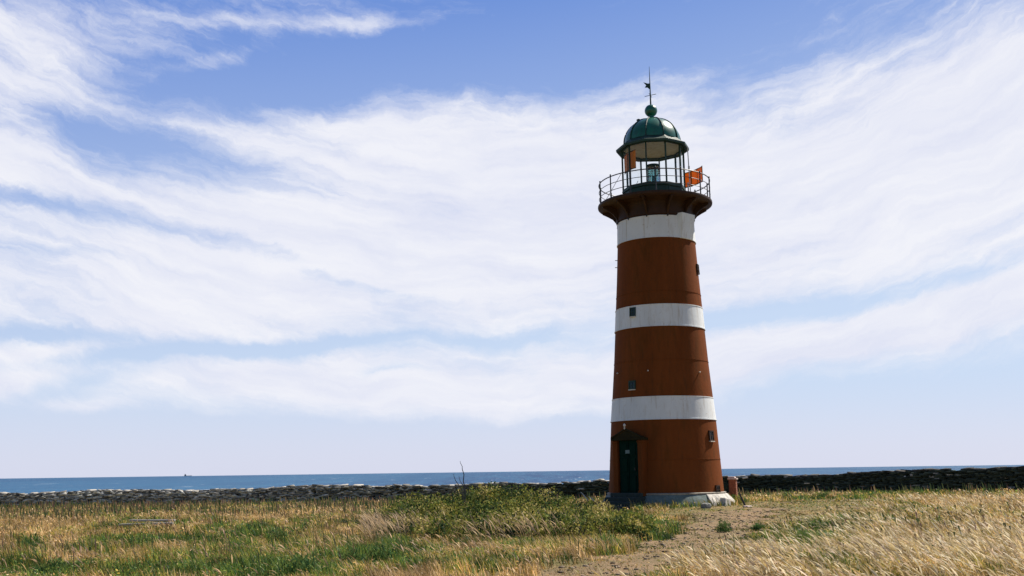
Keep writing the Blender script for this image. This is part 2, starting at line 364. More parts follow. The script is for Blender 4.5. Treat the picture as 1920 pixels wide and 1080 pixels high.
# ------------------------------------------------------------------ sea
def sea_mat():
    m_ = bpy.data.materials.new('sea_water'); m_.use_nodes = True; t = NT(m_.node_tree); t.t.nodes.clear()
    o_ = t.n('ShaderNodeOutputMaterial'); p = t.n('ShaderNodeBsdfPrincipled')
    g = t.n('ShaderNodeNewGeometry').outputs['Position']
    def sc_(sx, sy, s, d=5):
        mp = t.n('ShaderNodeMapping'); t.put(mp.inputs[0], g); mp.inputs['Scale'].default_value = (sx, sy, 1); mp.inputs['Rotation'].default_value = (0, 0, R_(-20)); return t.noise(mp.outputs[0], s, d, .62, .2)
    a = sc_(1, .07, .20); b = sc_(1, .06, .03); c = sc_(1, .035, .11, 4)
    k = t.mix(t.mr(b, .35, .65), (.008, .055, .14), (.035, .13, .23)); k = t.mix(t.mr(a, .42, .58, 0, .75), k, (.006, .035, .11)); k = t.mix(t.mr(sc_(1, .04, .004, 4), .42, .6, 0, .5), k, (.03, .12, .22))
    foam = t.mr(sc_(1, .08, .22, 4), .675, .705, 0, .7); k = t.mix(foam, k, (.75, .8, .85))
    t.put(p.inputs['Base Color'], k); p.inputs['Roughness'].default_value = .5; p.inputs['Specular IOR Level'].default_value = .12
    bn = t.n('ShaderNodeBump'); bn.inputs['Strength'].default_value = 1.; bn.inputs['Distance'].default_value = 1.2
    t.put(bn.inputs['Height'], t.m('ADD', a, sc_(1, .5, .5, 3))); t.put(p.inputs['Normal'], bn.outputs[0])
    t.t.links.new(p.outputs[0], o_.inputs[0]); return m_
M['sea'] = sea_mat()
rr = np.array([0, 120, 300, 700, 1500, 3000, 6000, 9000.]); na = 128; vs = [(0, 0, -2.5)]; fs = []
b = MB(); pr = []
for r in rr[1:]:
    for k in range(na): vs.append((r*math.sin(2*math.pi*k/na), r*math.cos(2*math.pi*k/na), -2.5))
for k in range(na): fs.append((0, 1+(k+1) % na, 1+k))
for i in range(len(rr)-2):
    for k in range(na): a0 = 1+i*na; fs.append((a0+k, a0+(k+1) % na, a0+na+(k+1) % na, a0+na+k))
b.add(vs, fs); b.build('sea', M['sea'], kind='structure')

# ------------------------------------------------------------------ dry-stone wall
def stone_boxes(C, S, YAW, TILT, ROLLA, jit):
    n = len(C); base = np.array([(-1,-1,-1),(1,-1,-1),(1,1,-1),(-1,1,-1),(-1,-1,1),(1,-1,1),(1,1,1),(-1,1,1)], float)*.5
    V = base[None]*S[:, None, :]*(1+(rng.random((n, 8, 3))-.5)*jit)
    cy, sy = np.cos(YAW)[:, None], np.sin(YAW)[:, None]; ct, st = np.cos(TILT)[:, None], np.sin(TILT)[:, None]; cr, sr = np.cos(ROLLA)[:, None], np.sin(ROLLA)[:, None]
    x, y, z = V[..., 0], V[..., 1], V[..., 2]
    y, z = y*ct-z*st, y*st+z*ct; x, z = x*cr-z*sr, x*sr+z*cr; x, y = x*cy-y*sy, x*sy+y*cy
    V = np.stack([x, y, z], -1)+C[:, None, :]
    q = np.array([(0,3,2,1),(4,5,6,7),(0,1,5,4),(1,2,6,5),(2,3,7,6),(3,0,4,7)])
    return V.reshape(-1, 3), (np.arange(n)[:, None, None]*8+q[None]).reshape(-1, 4)
C, S, YW, TL, RL, TN = [], [], [], [], [], []
P2 = np.array(WALL); seg = np.hypot(*np.diff(P2, axis=0).T); cum = np.r_[0, np.cumsum(seg)]; L = cum[-1]
def wallpt(s):
    i = min(np.searchsorted(cum, s, side='right')-1, len(seg)-1); t = (s-cum[i])/seg[i]; p = P2[i]*(1-t)+P2[i+1]*t; d = (P2[i+1]-P2[i])/seg[i]
    return p, d
def wall_h(x): return 1.0+.14*(vnoise(x, 0, .15, 8)-.5)+np.interp(x, [-45, -22, 0, 16, 24, 30], [-.02, .0, .04, .05, .06, .06])+.14*(vnoise(x, 3, .7, 9)-.5)
s = 6.
lay = .075
while s < L-20:
    p, d = wallpt(s); H_ = float(wall_h(p[0])); z0 = float(ht(p[0], p[1])); nrm_ = np.array([d[1], -d[0]])  # towards the camera side
    step = .30
    left = float(np.interp(p[0], [-24, 4], [1., 0.]))
    z = -.15
    while z < H_:
        th_ = lay*random.uniform(.6, 1.5); ln = random.uniform(.22, .58)
        for side in (0, 1):
            off = (.24-.10*(z/H_))*(1 if side == 0 else -1)+random.gauss(0, .03+.03*left)
            q = p+nrm_*off+d*random.uniform(-.18, .18)
            C.append((q[0], q[1], z0+z+th_/2)); S.append((ln, random.uniform(.28, .5), th_*1.02))
            YW.append(math.atan2(d[1], d[0])+random.gauss(0, .12+.2*left)); TL.append(random.gauss(-.03-.10*left, .06+.16*left)); RL.append(random.gauss(0, .05+.09*left))
            g = random.uniform(.4, 1.4) if left < .3 else random.choice([.3, .5, .8, 1.1, 1.4])
            c0 = np.array([.05, .062, .046])*(1-left)+np.array([.52, .50, .43])*left
            if random.random() < .03+.25*left: c0 = np.array([.50, .47, .42])
            TN.append(c0*g)
        z += th_
    if random.random() < .85:   # capstones
        th_ = random.uniform(.05, .11)
        C.append((p[0], p[1], z0+max(z, H_)+th_/2)); S.append((random.uniform(.4, .8), random.uniform(.45, .65), th_)); YW.append(math.atan2(d[1], d[0])+random.gauss(0, .15))
        TL.append(random.gauss(.05, .09)); RL.append(random.gauss(0, .08)); TN.append(np.array([.42, .39, .34])*random.uniform(.4, 1.2)*float(np.interp(p[0], [6, 20], [1, .22])))
    s += step
V, Q = stone_boxes(np.array(C), np.array(S), np.array(YW), np.array(TL), np.array(RL), .42)
m_ = foliage_mat('dry_wall_stone', 0., .95, .1); M['wallstone'] = m_
wall = empty('stone_wall', (P2[3][0], P2[3][1], 0), label='long low dry-stone wall of stacked flat slabs running across the meadow behind the lighthouse', cat='wall')
bpy.context.view_layer.update()
wo = np_mesh('stonework', V-np.array([P2[3][0], P2[3][1], 0]), Q, m_, np.repeat(np.array(TN), 8, 0), parent=wall)
# packed core so no light passes between the slabs
cb = MB(); vs = []; fs = []; ss = np.arange(6, L-20, .5)
for s in ss:
    p, d = wallpt(s); nr = np.array([d[1], -d[0]]); z0 = float(ht(*p)); h = float(wall_h(p[0]))-.06
    for (o_, zz) in ((-.22, -.3), (.22, -.3), (.12, h), (-.12, h)): q = p+nr*o_; vs.append((q[0]-P2[3][0], q[1]-P2[3][1], z0+zz))
for i in range(len(ss)-1):
    a = i*4
    for k in range(4): fs.append((a+k, a+(k+1) % 4, a+4+(k+1) % 4, a+4+k))
cb.add(vs, fs).build('rubble_core', mat('rubble_core', (.04, .042, .038), .95, .3, 4), wall)

# ------------------------------------------------------------------ lighthouse
Z0 = .25; BEAR = math.atan2(TX, TY)
LH = empty('lighthouse', (TX, TY, Z0), -BEAR, label='tall tapering round lighthouse painted in rust-red and white bands with a green domed lantern', cat='lighthouse')
Rz = Matrix.Rotation(-BEAR, 3, 'Z')
def LW(v): return Rz @ Vector(v)+Vector((TX, TY, Z0))        # local -> world
def pt(phi, r, z): return Vector((r*math.sin(phi), -r*math.cos(phi), z-Z0))  # phi: 0 towards the viewer, + to the right; z is world height
def zof(phi, r, py):
    lo, hi = -3., 30.
    for _ in range(40):
        mz = (lo+hi)/2
        if proj(LW(pt(phi, r, mz)))[1] > py: lo = mz
        else: hi = mz
    return mz
PROF = [(.715, 2.236), (1.6, 2.175), (2.5, 2.12), (3.454, 2.062), (4.343, 1.986), (5.7, 1.875), (7.05, 1.787), (7.93, 1.735), (9.2, 1.652), (10.616, 1.578), (11.519, 1.553), (12.4, 1.55)]
def rad(z): return float(np.interp(z, [p[0] for p in PROF], [p[1] for p in PROF]))
def band(name, z0, z1, m_, lip):
    zs = [z0]+[p[0] for p in PROF if z0+.05 < p[0] < z1-.05]+[z1]; pr = []
    zs2 = []
    for a, b_ in zip(zs, zs[1:]): zs2 += list(np.linspace(a, b_, 4))[:-1]
    zs2.append(z1)
    e = .012 if lip else 0.
    pr = [(rad(z)+e, z-Z0) for z in zs2]
    if lip:  # flanged joints, proud of the plates
        pr = [(rad(z0)-.01, z0-Z0), (rad(z0)+.032, z0-Z0), (rad(z0)+.030, z0-Z0+.035), (rad(z0)+.012, z0-Z0+.037)]+pr[1:-1]+[(rad(z1)+.012, z1-Z0-.032), (rad(z1)+.026, z1-Z0-.03), (rad(z1)+.024, z1-Z0), (rad(z1)-.01, z1-Z0)]
    else:
        pr = pr
    mb = MB(); mb.rev(pr, 96, cap=(False, False))
    if not lip:   # thin plate seam
        for zz in [z for z in (1.95, 5.75, 8.45) if z0 < z < z1]:
            mb.rev([(rad(zz)-.002, zz-Z0-.012), (rad(zz)+.012, zz-Z0-.010), (rad(zz)+.012, zz-Z0+.010), (rad(zz)-.002, zz-Z0+.012)], 96, cap=(False, False))
    return mb.build(name, m_, LH, smooth=True)
band('red_band', .70, 3.454, M['red'], 0); band('white_band', 3.454, 4.343, M['white'], 1)
band('red_band', 4.343, 7.05, M['red'], 0); band('white_band', 7.05, 7.93, M['white'], 1)
band('red_band', 7.93, 10.616, M['red'], 0); band('white_band', 10.616, 11.519, M['white'], 1)
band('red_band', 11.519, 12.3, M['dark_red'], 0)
# plinth: splayed masonry, shade painted into its dark colour, with a pale ledge
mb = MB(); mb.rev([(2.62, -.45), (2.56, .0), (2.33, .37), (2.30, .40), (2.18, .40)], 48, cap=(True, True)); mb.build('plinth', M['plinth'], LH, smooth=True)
mb = MB(); mb.rev([(2.20, .40), (2.31, .402), (2.32, .455), (2.235, .475), (2.15, .475)], 96, cap=(False, False)); mb.build('base_ledge', M['ledge'], LH, smooth=True)
# outward-spread foot at the right of the plinth, sunlight painted in as pale colour
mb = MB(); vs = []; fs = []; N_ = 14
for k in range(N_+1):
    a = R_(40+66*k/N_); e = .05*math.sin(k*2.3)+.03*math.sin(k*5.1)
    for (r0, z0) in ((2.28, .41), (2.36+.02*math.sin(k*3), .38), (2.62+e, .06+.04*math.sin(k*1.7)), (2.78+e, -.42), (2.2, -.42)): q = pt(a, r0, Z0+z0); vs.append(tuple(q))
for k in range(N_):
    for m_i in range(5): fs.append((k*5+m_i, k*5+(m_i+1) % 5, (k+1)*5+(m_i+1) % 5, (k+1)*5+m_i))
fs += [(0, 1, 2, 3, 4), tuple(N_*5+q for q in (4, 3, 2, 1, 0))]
mb.add(vs, fs).build('sunlit_plinth_foot', M['plinth_lit'], LH)
mb = MB(); c = pt(R_(50), 2.80, Z0+.10); mb.box(c, (.42, .35, .34), Matrix.Rotation(R_(50), 3, 'Z') @ Matrix.Rotation(R_(8), 3, 'Y'), .7); mb.build('buttress_stone', M['plinth_lit'], LH, bevel=.03)

def plate_frame(phi, z):  # local matrix with x sideways, y inward, z up on the wall
    Mx = Matrix.Rotation(R_(phi), 3, 'Z'); return Mx
def wbox(mb, phi, r, z, cx, cy, cz, size, taper=1., mi=0, tilt=None):
    """box in the tangent frame at wall angle phi; cy < 0 is outward; z world"""
    Mx = Matrix.Rotation(R_(phi), 3, 'Z'); c = Mx @ Vector((cx, -r+cy, 0)); c.z = z-Z0+cz
    mb.box(c, size, Mx if tilt is None else Mx @ tilt, taper, mi)
# door
DP = -37.; DR = 2.215
zt = zof(R_(DP), DR, 826); zb = .62
b = MB(); wbox(b, DP, DR, (zt+zb)/2, 0, .12, 0, (.86, .30, zt-zb))
door = b.build('door', M['door'], LH)
b = MB()
for sx in (-.2, .2):
    for zz, hh in ((zb+.45, .6), (zb+1.15, .5), (zt-.34, .42)): wbox(b, DP, DR, zz, sx, -.045, 0, (.28, .03, hh))
wbox(b, DP, DR, (zt+zb)/2, 0, -.05, 0, (.035, .03, zt-zb-.06)); b.build('door_panelling', M['door'], door)
b = MB(); zs = zof(R_(DP), DR, 847); wbox(b, DP, DR, zs, -.02, -.066, 0, (.20, .012, .13)); b.build('notice_plate', mat('notice_plate', (.13, .20, .21), .5, .2, 20), door)
b = MB(); b.tube([Rz.inverted() @ Vector((0, 0, 0))]*2, .001, 4) if False else None
wbox(b, DP, DR, zb+1.0, .33, -.07, 0, (.03, .05, .12)); b.build('handle', M['iron'], door, bevel=.006)
b = MB()
for sx in (-.60, .60):
    wbox(b, DP, DR, (zt+zb)/2, sx, .10, 0, (.22, .40, zt-zb+.02)); wbox(b, DP, DR, zb+.10, sx, .08, 0, (.27, .42, .2)); wbox(b, DP, DR, zt-.05, sx, .09, 0, (.26, .42, .07))
b.build('door_surround', M['red'], LH, bevel=.01)
b = MB(); Mx = Matrix.Rotation(R_(DP), 3, 'Z'); vs = []
wbox(b, DP, DR, zt+.05, 0, .10, 0, (1.48, .56, .08))
for y0 in (-DR-.15, -DR+.45):
    for (x, z) in ((-.68, .09), (.68, .09), (.0, .38)):
        q = Mx @ Vector((x, y0, 0)); vs.append((q.x, q.y, zt-Z0+z))
b.add(vs, [(0, 1, 2), (5, 4, 3), (0, 3, 4, 1), (1, 4, 5, 2), (2, 5, 3, 0)])
pg = b.build('pediment', M['pediment'], LH)
b = MB()
for (xa, xb) in ((-.73, 0.02), (.73, -.02)):
    pa, pb = Mx @ Vector((xa, -DR-.16, 0)), Mx @ Vector((xb, -DR-.16, 0)); b.tube([(pa.x, pa.y, zt-Z0+.10), (pb.x, pb.y, zt-Z0+.44)], .035, 6)
b.build('raking_moulding', M['pediment'], pg)
b = MB(); q = Mx @ Vector((0, -DR-.22, 0)); b.rev([(.02, zt-Z0+.42), (.035, zt-Z0+.46), (.02, zt-Z0+.5), (.05, zt-Z0+.55), (.045, zt-Z0+.60), (.01, zt-Z0+.64)], 12, c=(q.x, q.y)); b.build('finial', M['pale_trim'], pg, smooth=True)
b = MB()
wbox(b, DP, 2.35, .66, 0, .05, 0, (1.42, .5, .15)); wbox(b, DP, 2.35, .51, 0, -.10, 0, (1.5, .8, .149)); wbox(b, DP, 2.35, .36, 0, -.27, 0, (1.6, 1.1, .148)); wbox(b, DP, 2.35, .17, 0, -.43, 0, (1.7, 1.4, .23))
b.build('doorstep', M['step'], LH, bevel=.015)
# windows
def window(phi, py, w_, h_, sill=True, framed=True, fm='iron'):
    z = zof(R_(phi), rad(5.), py); z = zof(R_(phi), rad(z), py); r = rad(z)+.012
    b = MB(); t_ = .045
    tl = Matrix.Rotation(R_(-3.5), 3, 'X')
    for sx in (-1, 1): wbox(b, phi, r, z, sx*(w_/2+t_/2), .02, 0, (t_, .12, h_+2*t_), tilt=tl)
    for sz in (-1, 1): wbox(b, phi, r, z, 0, .02, sz*(h_/2+t_/2), (w_-.002, .118, t_), tilt=tl)
    o = b.build('window', M[fm], LH)
    b = MB(); wbox(b, phi, r, z, 0, .03, 0, (w_-.002, .09, h_-.002), tilt=tl); b.build('pane', M['pane_dark'], o)
    b = MB(); wbox(b, phi, r, z, 0, -.02, 0, (.018, .03, h_-.01), tilt=tl); wbox(b, phi, r, z, 0, -.02, 0, (w_-.01, .028, .018), tilt=tl); b.build('glazing_bar', M[fm], o)
    if sill: b = MB(); wbox(b, phi, r, z, 0, -.03, -h_/2-t_-.02, (w_+.08, .09, .035)); b.build('sill', M['pale_trim'], o)
    return o
window(-35, 585, .19, .26, True, fm='green_dark'); window(-35, 722, .22, .24, True, fm='green_dark')
window(58, 817, .24, .30, True, fm='dark_red'); window(77, 505, .24, .30, False, fm='dark_red')
window(60, 918, .22, .24, False, fm='dark_red')
for (px, py) in ((1162, 700), (1218, 695), (1309, 698)):
    z = zof(0, 1.9, py); r = rad(z); a = math.asin(max(-.98, min(.98, (px-(1241))/90.)))
    c = pt(a, r, zof(a, r, py)); d = pt(a, r+.07, zof(a, r, py)); b = MB(); b.tube([c, c.lerp(d, .7), d], [.02, .032, .012], 8); b.build('wall_bolt', M['pale_trim'], LH, smooth=True)
for (ph, z) in ((-88, 10.05), (-87, 9.75)):
    c = pt(R_(ph), rad(z), z); d = pt(R_(ph), rad(z)+.09, z); b = MB(); b.tube([c, d], .015, 6); b.build('hook', M['iron'], LH)
# white sheet-metal trunk under the gallery at the right
b = MB(); ph = 50
Mx = Matrix.Rotation(R_(ph), 3, 'Z'); zlo, zhi = 10.60, 11.62; vs = []
for z, w2, ro in ((zlo, .34, 1.62), (zhi, .40, 1.74)):
    for x, y in ((-w2-.1, -1.30), (-w2, -ro), (w2, -ro), (w2+.1, -1.30)):
        q = Mx @ Vector((x, y, 0)); vs.append((q.x, q.y, z-Z0))
b.add(vs, [(3, 2, 1, 0), (4, 5, 6, 7), (0, 1, 5, 4), (1, 2, 6, 5), (2, 3, 7, 6), (3, 0, 4, 7)]); b.build('cable_trunk', M['white'], LH, bevel=.008)

# gallery
ZD = 12.28; RD = 2.33
b = MB(); b.rev([(1.3, ZD-.07-Z0), (RD-.10, ZD-.09-Z0), (RD, ZD-.05-Z0), (RD+.01, ZD-Z0), (RD, ZD+.05-Z0), (RD-.03, ZD+.055-Z0), (1.2, ZD+.06-Z0)], 96, cap=(True, True))
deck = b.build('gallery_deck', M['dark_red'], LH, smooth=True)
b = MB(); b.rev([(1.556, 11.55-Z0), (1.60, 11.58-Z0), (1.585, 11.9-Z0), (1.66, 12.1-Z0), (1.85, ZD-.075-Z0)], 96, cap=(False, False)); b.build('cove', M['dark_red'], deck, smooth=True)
NB = 12
for k in range(NB):
    a = R_(-12+360/NB*k); t_ = .035; vs = []
    prof = [(1.54, 11.54), (1.60, 11.56), (1.66, 11.70), (1.80, 11.88), (2.02, 12.02), (2.22, 12.13), (2.22, ZD-.085), (1.54, ZD-.085)]
    tang = Vector((math.cos(a), math.sin(a), 0)); n = len(prof)
    for s_ in (-1, 1):
        for r, z in prof: vs.append(pt(a, r, z)+tang*t_*s_)
    fs = [tuple(range(n)), tuple(range(2*n-1, n-1, -1))]+[(i, (i+1) % n, n+(i+1) % n, n+i) for i in range(n)]
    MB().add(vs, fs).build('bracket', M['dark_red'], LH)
    b = MB(); q0 = pt(a, 1.60, 11.42); b.rev([(.012, 11.46-Z0), (.035, 11.50-Z0), (.02, 11.56-Z0)], 8, c=(q0.x, q0.y)); b.build('bracket_boss', M['iron'], deck)
# railing
RR = 2.27; ZT = zof(0, RR, 316); railing = None
rail_z = [ZT, ZD+.06+(ZT-ZD-.06)*.66, ZD+.06+(ZT-ZD-.06)*.33]
b = MB()
for i, z in enumerate(rail_z): b.tube([pt(2*math.pi*k/72, RR, z) for k in range(72)], .022 if i == 0 else .013, 6, closed=True)
railing = b.build('railing', M['iron'], LH, smooth=True)
NPST = 14
for k in range(NPST):
    a = R_(-75+360/NPST*k); b = MB(); b.tube([pt(a, RR, ZD+.03), pt(a, RR, ZT+.03), pt(a, RR, ZT+.07), pt(a, RR, ZT+.10)], [.026, .024, .034, .01], 8)
    b.build('post', M['iron'], railing, smooth=True)

# lantern
GR = 1.268; PH0 = -12.; ZW = 12.93; ZG = 14.73
b = MB(); p0 = R_(PH0)
b.rev([(GR+.06, ZD+.05-Z0), (GR+.05, ZD+.12-Z0), (GR+.0, ZD+.14-Z0), (GR+.0, ZW-.10-Z0), (GR+.05, ZW-.07-Z0), (GR+.05, ZW-Z0), (GR-.12, ZW-Z0)], 10, ph=p0, cap=(False, True))
lw = b.build('lantern_base', M['green_dark'], LH)
b = MB()
for k in range(10):  # riveted panel plates
    a = R_(PH0+18+36*k); Mx = Matrix.Rotation(a, 3, 'Z'); rr_ = GR*math.cos(R_(18)); c = Mx @ Vector((0, -rr_-.008, 0)); c.z = (ZD+ZW)/2+.03-Z0; b.box(c, (.60, .02, .36), Mx)
b.build('base_panelling', M['green_dark'], lw)
glz = None
b = MB()
for z, e in ((ZW+.03, .035),):
    b.rev([(GR-e, z-.03-Z0), (GR+e, z-.03-Z0), (GR+e, z+.03-Z0), (GR-e, z+.03-Z0), (GR-e, z-.03-Z0)], 10, ph=p0, cap=(False, False))
glz = b.build('lantern_glazing', M['green_dark'], LH)
b = MB(); z = ZG-.04; e = .045; b.rev([(GR-e, z-.03-Z0), (GR+e, z-.03-Z0), (GR+e, z+.03-Z0), (GR-e, z+.03-Z0), (GR-e, z-.03-Z0)], 10, ph=p0, cap=(False, False)); b.build('top_rail', M['green_dark'], glz)
for k in range(10):
    a = R_(PH0+36*k); b = MB(); Mx = Matrix.Rotation(a, 3, 'Z'); c = Mx @ Vector((0, -GR, 0)); c.z = (ZW+ZG)/2-Z0; b.box(c, (.05, .07, ZG-ZW), Mx); b.build('mullion', M['green_dark'], glz)
    a0, a1 = R_(PH0+36*k), R_(PH0+36*(k+1)); q = [pt(a0, GR-.012, ZW+.06), pt(a1, GR-.012, ZW+.06), pt(a1, GR-.012, ZG-.07), pt(a0, GR-.012, ZG-.07)]
    q = [v.lerp(sum(q, Vector())/4, .03) for v in q]; MB().add(q, [(0, 1, 2, 3)]).build('glass_pane', M['glass'], glz)
b = MB(); b.rev([(.06, ZG+.10-Z0), (.5, ZG+.09-Z0), (GR-.05, ZG-.02-Z0), (GR-.05, ZG+.12-Z0)], 40, cap=(True, True)); b.build('lantern_ceiling', M['ceil'], LH, smooth=True)
CR_ = 1.511/math.cos(R_(0))
b = MB(); b.rev([(GR-.04, ZG-.01-Z0), (GR+.05, ZG-.03-Z0), (CR_-.05, ZG-.10-Z0), (CR_, ZG-.09-Z0), (CR_+.01, ZG+.0-Z0), (CR_-.06, ZG+.03-Z0), (1.22, ZG+.20-Z0), (1.19, ZG+.26-Z0), (1.0, ZG+.26-Z0)], 10, ph=p0, cap=(False, False)); b.build('cornice', M['green_dark'], LH)
# dome
ZDm = ZG+.24; DRr = 1.165; HT_ = 16.03-ZDm; pr = []
for i in range(17):
    t = i/16*R_(84); pr.append((DRr*math.cos(t)**.96, ZDm-Z0+HT_*math.sin(t)/math.sin(R_(84))))
b = MB(); b.rev(pr, 60, cap=(True, True)); dome = b.build('dome', M['green'], LH, smooth=True)
for k in range(10):
    a = R_(PH0+36*k); pts = [Vector((r*1.012*math.sin(a), -r*1.012*math.cos(a), z+.008)) for r, z in pr]; b = MB(); b.tube(pts, .026, 6); b.build('rib', M['green_dark'], dome, smooth=True)
c = pt(R_(-75), .55, 15.96); b = MB(); b.rev([(.05, c.z-.1), (.05, c.z), (.085, c.z+.01), (.085, c.z+.05), (.03, c.z+.08)], 12, c=(c.x, c.y)); b.build('vent_cowl', M['green_dark'], dome, smooth=True)
zb_ = 16.41-Z0
b = MB(); b.rev([(.26, 16.02-Z0), (.20, 16.06-Z0), (.125, 16.12-Z0), (.12, 16.2-Z0)], 24); neck = b.build('ventilator_neck', M['green'], LH, smooth=True)
b = MB(); b.rev([(max(.004, .265*math.sin(math.pi*i/16)), zb_-.265*math.cos(math.pi*i/16)) for i in range(17)], 32, cap=(True, True)); b.build('ball', M['green'], LH, smooth=True)
# weather vane
b = MB(); b.tube([(0, 0, 16.6-Z0), (0, 0, 17.2-Z0), (0, 0, 17.7-Z0), (0, 0, 18.38-Z0)], [.035, .026, .02, .007], 8); vane = b.build('weather_vane', M['green_dark'], LH, smooth=True)
b = MB(); za = 17.10-Z0; b.tube([(-.24, .02, za-.03), (.24, -.02, za+.03)], .012, 6); b.tube([(.05, .22, za), (-.05, -.22, za)], .012, 6); b.build('compass_arm', M['green_dark'], vane)
b = MB(); zf = 17.50-Z0; vs = []
for y in (-.008, .008): vs += [(0, y, zf-.16), (0, y, zf+.13), (-.09, y+.01, zf+.13), (-.27, y+.04, zf+.21), (-.16, y+.02, zf+.06), (-.22, y+.03, zf-.03), (-.10, y+.01, zf-.05)]
n = 7; b.add(vs, [tuple(range(n)), tuple(range(2*n-1, n-1, -1))]+[(i, (i+1) % n, n+(i+1) % n, n+i) for i in range(n)]); b.build('pennant', M['green_dark'], vane)
# optic
zo0 = ZW-.05; b = MB(); b.rev([(.20, ZW-.6-Z0), (.20, zo0-Z0), (.30, zo0+.02-Z0), (.30, zo0+.10-Z0), (.25, zo0+.12-Z0)], 24); op = b.build('optic_pedestal', M['green_dark'], LH, smooth=True)
LZ0, LZ1 = zo0+.12, zo0+1.10
pr = []
for i in range(13):
    z = LZ0+(LZ1-LZ0)*i/12; r = .24+.035*math.sin(math.pi*i/12); pr += [(r, z-Z0), (r+.018, z+.03-Z0)]
b = MB(); b.rev(pr, 32, cap=(False, False)); b.build('lens', M['lens'], op, smooth=False)
b = MB(); b.rev([(.26, LZ1-.02-Z0), (.275, LZ1-Z0), (.27, LZ1+.06-Z0), (.12, LZ1+.10-Z0)], 24)
for k in range(6): a = R_(60*k+10); b.tube([pt(a, .28, LZ0), pt(a, .28, LZ1)], .014, 6)
b.build('lens_frame', M['green_dark'], op)
b = MB(); b.rev([(.05, LZ0-Z0), (.05, LZ0+.28-Z0), (.075, LZ0+.32-Z0), (.075, LZ0+.50-Z0), (.03, LZ0+.56-Z0)], 16); b.build('lamp', M['pipe'], op, smooth=True)
# coloured sector panels
def panel(phi0, phi1, r, pz0, pz1, nsec, fr=.02):
    b = MB(); fb = MB(); r0 = r
    for i in range(nsec):
        a0, a1 = R_(phi0+(phi1-phi0)*i/nsec), R_(phi0+(phi1-phi0)*(i+1)/nsec)
        q = []
        for rr_ in (r0, r0+.02):
            q += [pt(a0, rr_, pz0), pt(a1, rr_, pz0), pt(a1, rr_, pz1), pt(a0, rr_, pz1)]
        b.add(q, [(0, 1, 2, 3), (7, 6, 5, 4), (0, 4, 5, 1), (1, 5, 6, 2), (2, 6, 7, 3), (3, 7, 4, 0)])
    o = b.build('sector_panel', M['orange'], LH); ca = o.data.color_attributes.new('tint', 'FLOAT_COLOR', 'POINT'); ca.data.foreach_set('color', [.88, .33, .02, 1.]*len(o.data.vertices))
    for i in range(nsec+1):
        if nsec == 3 or i in (1,):
            a = R_(phi0+(phi1-phi0)*i/nsec); fb.tube([pt(a, r0+.01, pz0-.03), pt(a, r0+.01, pz1+.03)], .035 if i == 1 else .018, 6)
    for z in (pz0, pz1): fb.tube([pt(R_(phi0+(phi1-phi0)*i/8), r0+.01, z) for i in range(9)], fr, 6)
    fb.build('panel_frame', M['orange_frame'], o); return o
pz1 = zof(R_(-60), 1.19, 287); pz0 = zof(R_(-60), 1.19, 320); panel(-84, -36, 1.17, pz0, pz1, 2)
pz0 = zof(R_(143), 2.20, 352); pz1 = zof(R_(143), 2.20, 325); panel(144, 113, 2.20, pz0, pz1, 3)
# pale pole beside the lantern, stays
b = MB(); a = R_(76); b.tube([pt(a, 1.52, ZD+.05), pt(a, 1.47, ZG-.10)], .022, 6); q = pt(a, 1.49, 13.75); b.box(q, (.07, .07, .12)); b.tube([pt(R_(84), 1.40, ZD+.05), pt(R_(84), 1.40, ZW+.25)], .03, 6); b.build('conduit', M['pipe'], LH)
for q0, q1, r0 in ((pt(R_(-70), 1.33, ZW+.8), pt(R_(-62), 2.2, ZD+.1), .010), (pt(R_(-150), 1.33, ZW+.8), pt(R_(-140), 2.2, ZD+.1), .012), (pt(R_(128), 2.22, ZD+.1), pt(R_(112), 2.22, ZD+.62), .012)):
    b = MB(); b.tube([q0, q1], r0, 5); b.build('stay_rod', M['iron'], LH)

# ------------------------------------------------------------------ small things near the tower
def rock(name, c, size, m_, seed, **kw):
    r2 = random.Random(seed); bm = bmesh.new(); bmesh.ops.create_icosphere(bm, subdivisions=2, radius=.5)
    for v in bm.verts:
        v.co *= 1+r2.uniform(-.16, .16); v.co.x *= size[0]; v.co.y *= size[1]; v.co.z = max(-.3, min(.36, v.co.z))*size[2]*1.4
    me = bpy.data.meshes.new(name); bm.to_mesh(me); bm.free(); me.materials.append(m_); o = bpy.data.objects.new(name, me); col.objects.link(o); o.location = c
    return tag(o, **kw)
g = ground(1324, 953); rock('boulder', (g.x, g.y, g.z+.06), (.36, .3, .26), M['stone'], 3, label='rounded dark grey stone lying on the bare turf in front of the tower', cat='stone')
g = ground(1401, 951); rock('flat_stone', (g.x, g.y, g.z+.02), (.34, .3, .07), M['capstone'], 5, label='flat pale stone at the foot of the dark leaning board', cat='stone')
gp = ground(1376, 942.5)
pil = empty('brick_pillar', gp, R_(-22), label='short red-brown brick pillar with a pale capstone beside the lighthouse', cat='pillar')
Hh = 46/1900*gp.y*1.0
b = MB(); b.box((0, 0, Hh*.45-.1), (.27, .27, Hh*.9+.2))
for k in range(int(Hh*.9/.075)): b.box((0, 0, .05+k*.075), (.28, .28, .062))
b.build('shaft', M['brick'], pil, bevel=.004)
b = MB(); b.box((0, 0, Hh*.9+.03), (.36, .36, .06)); b.box((-.03, 0, Hh*.9+.09), (.30, .32, .06), None, .8); b.build('cap', M['capstone'], pil, bevel=.01)
ga, gb2 = gp+Vector((.22, -.05, .36)), ground(1398, 950)
b = MB(); b.tube([ga, gb2+Vector((0, 0, .0))], .04, 4); o = b.build('leaning_board', M['wood_dark'], label='dark narrow board leaning against the brick pillar', cat='board')
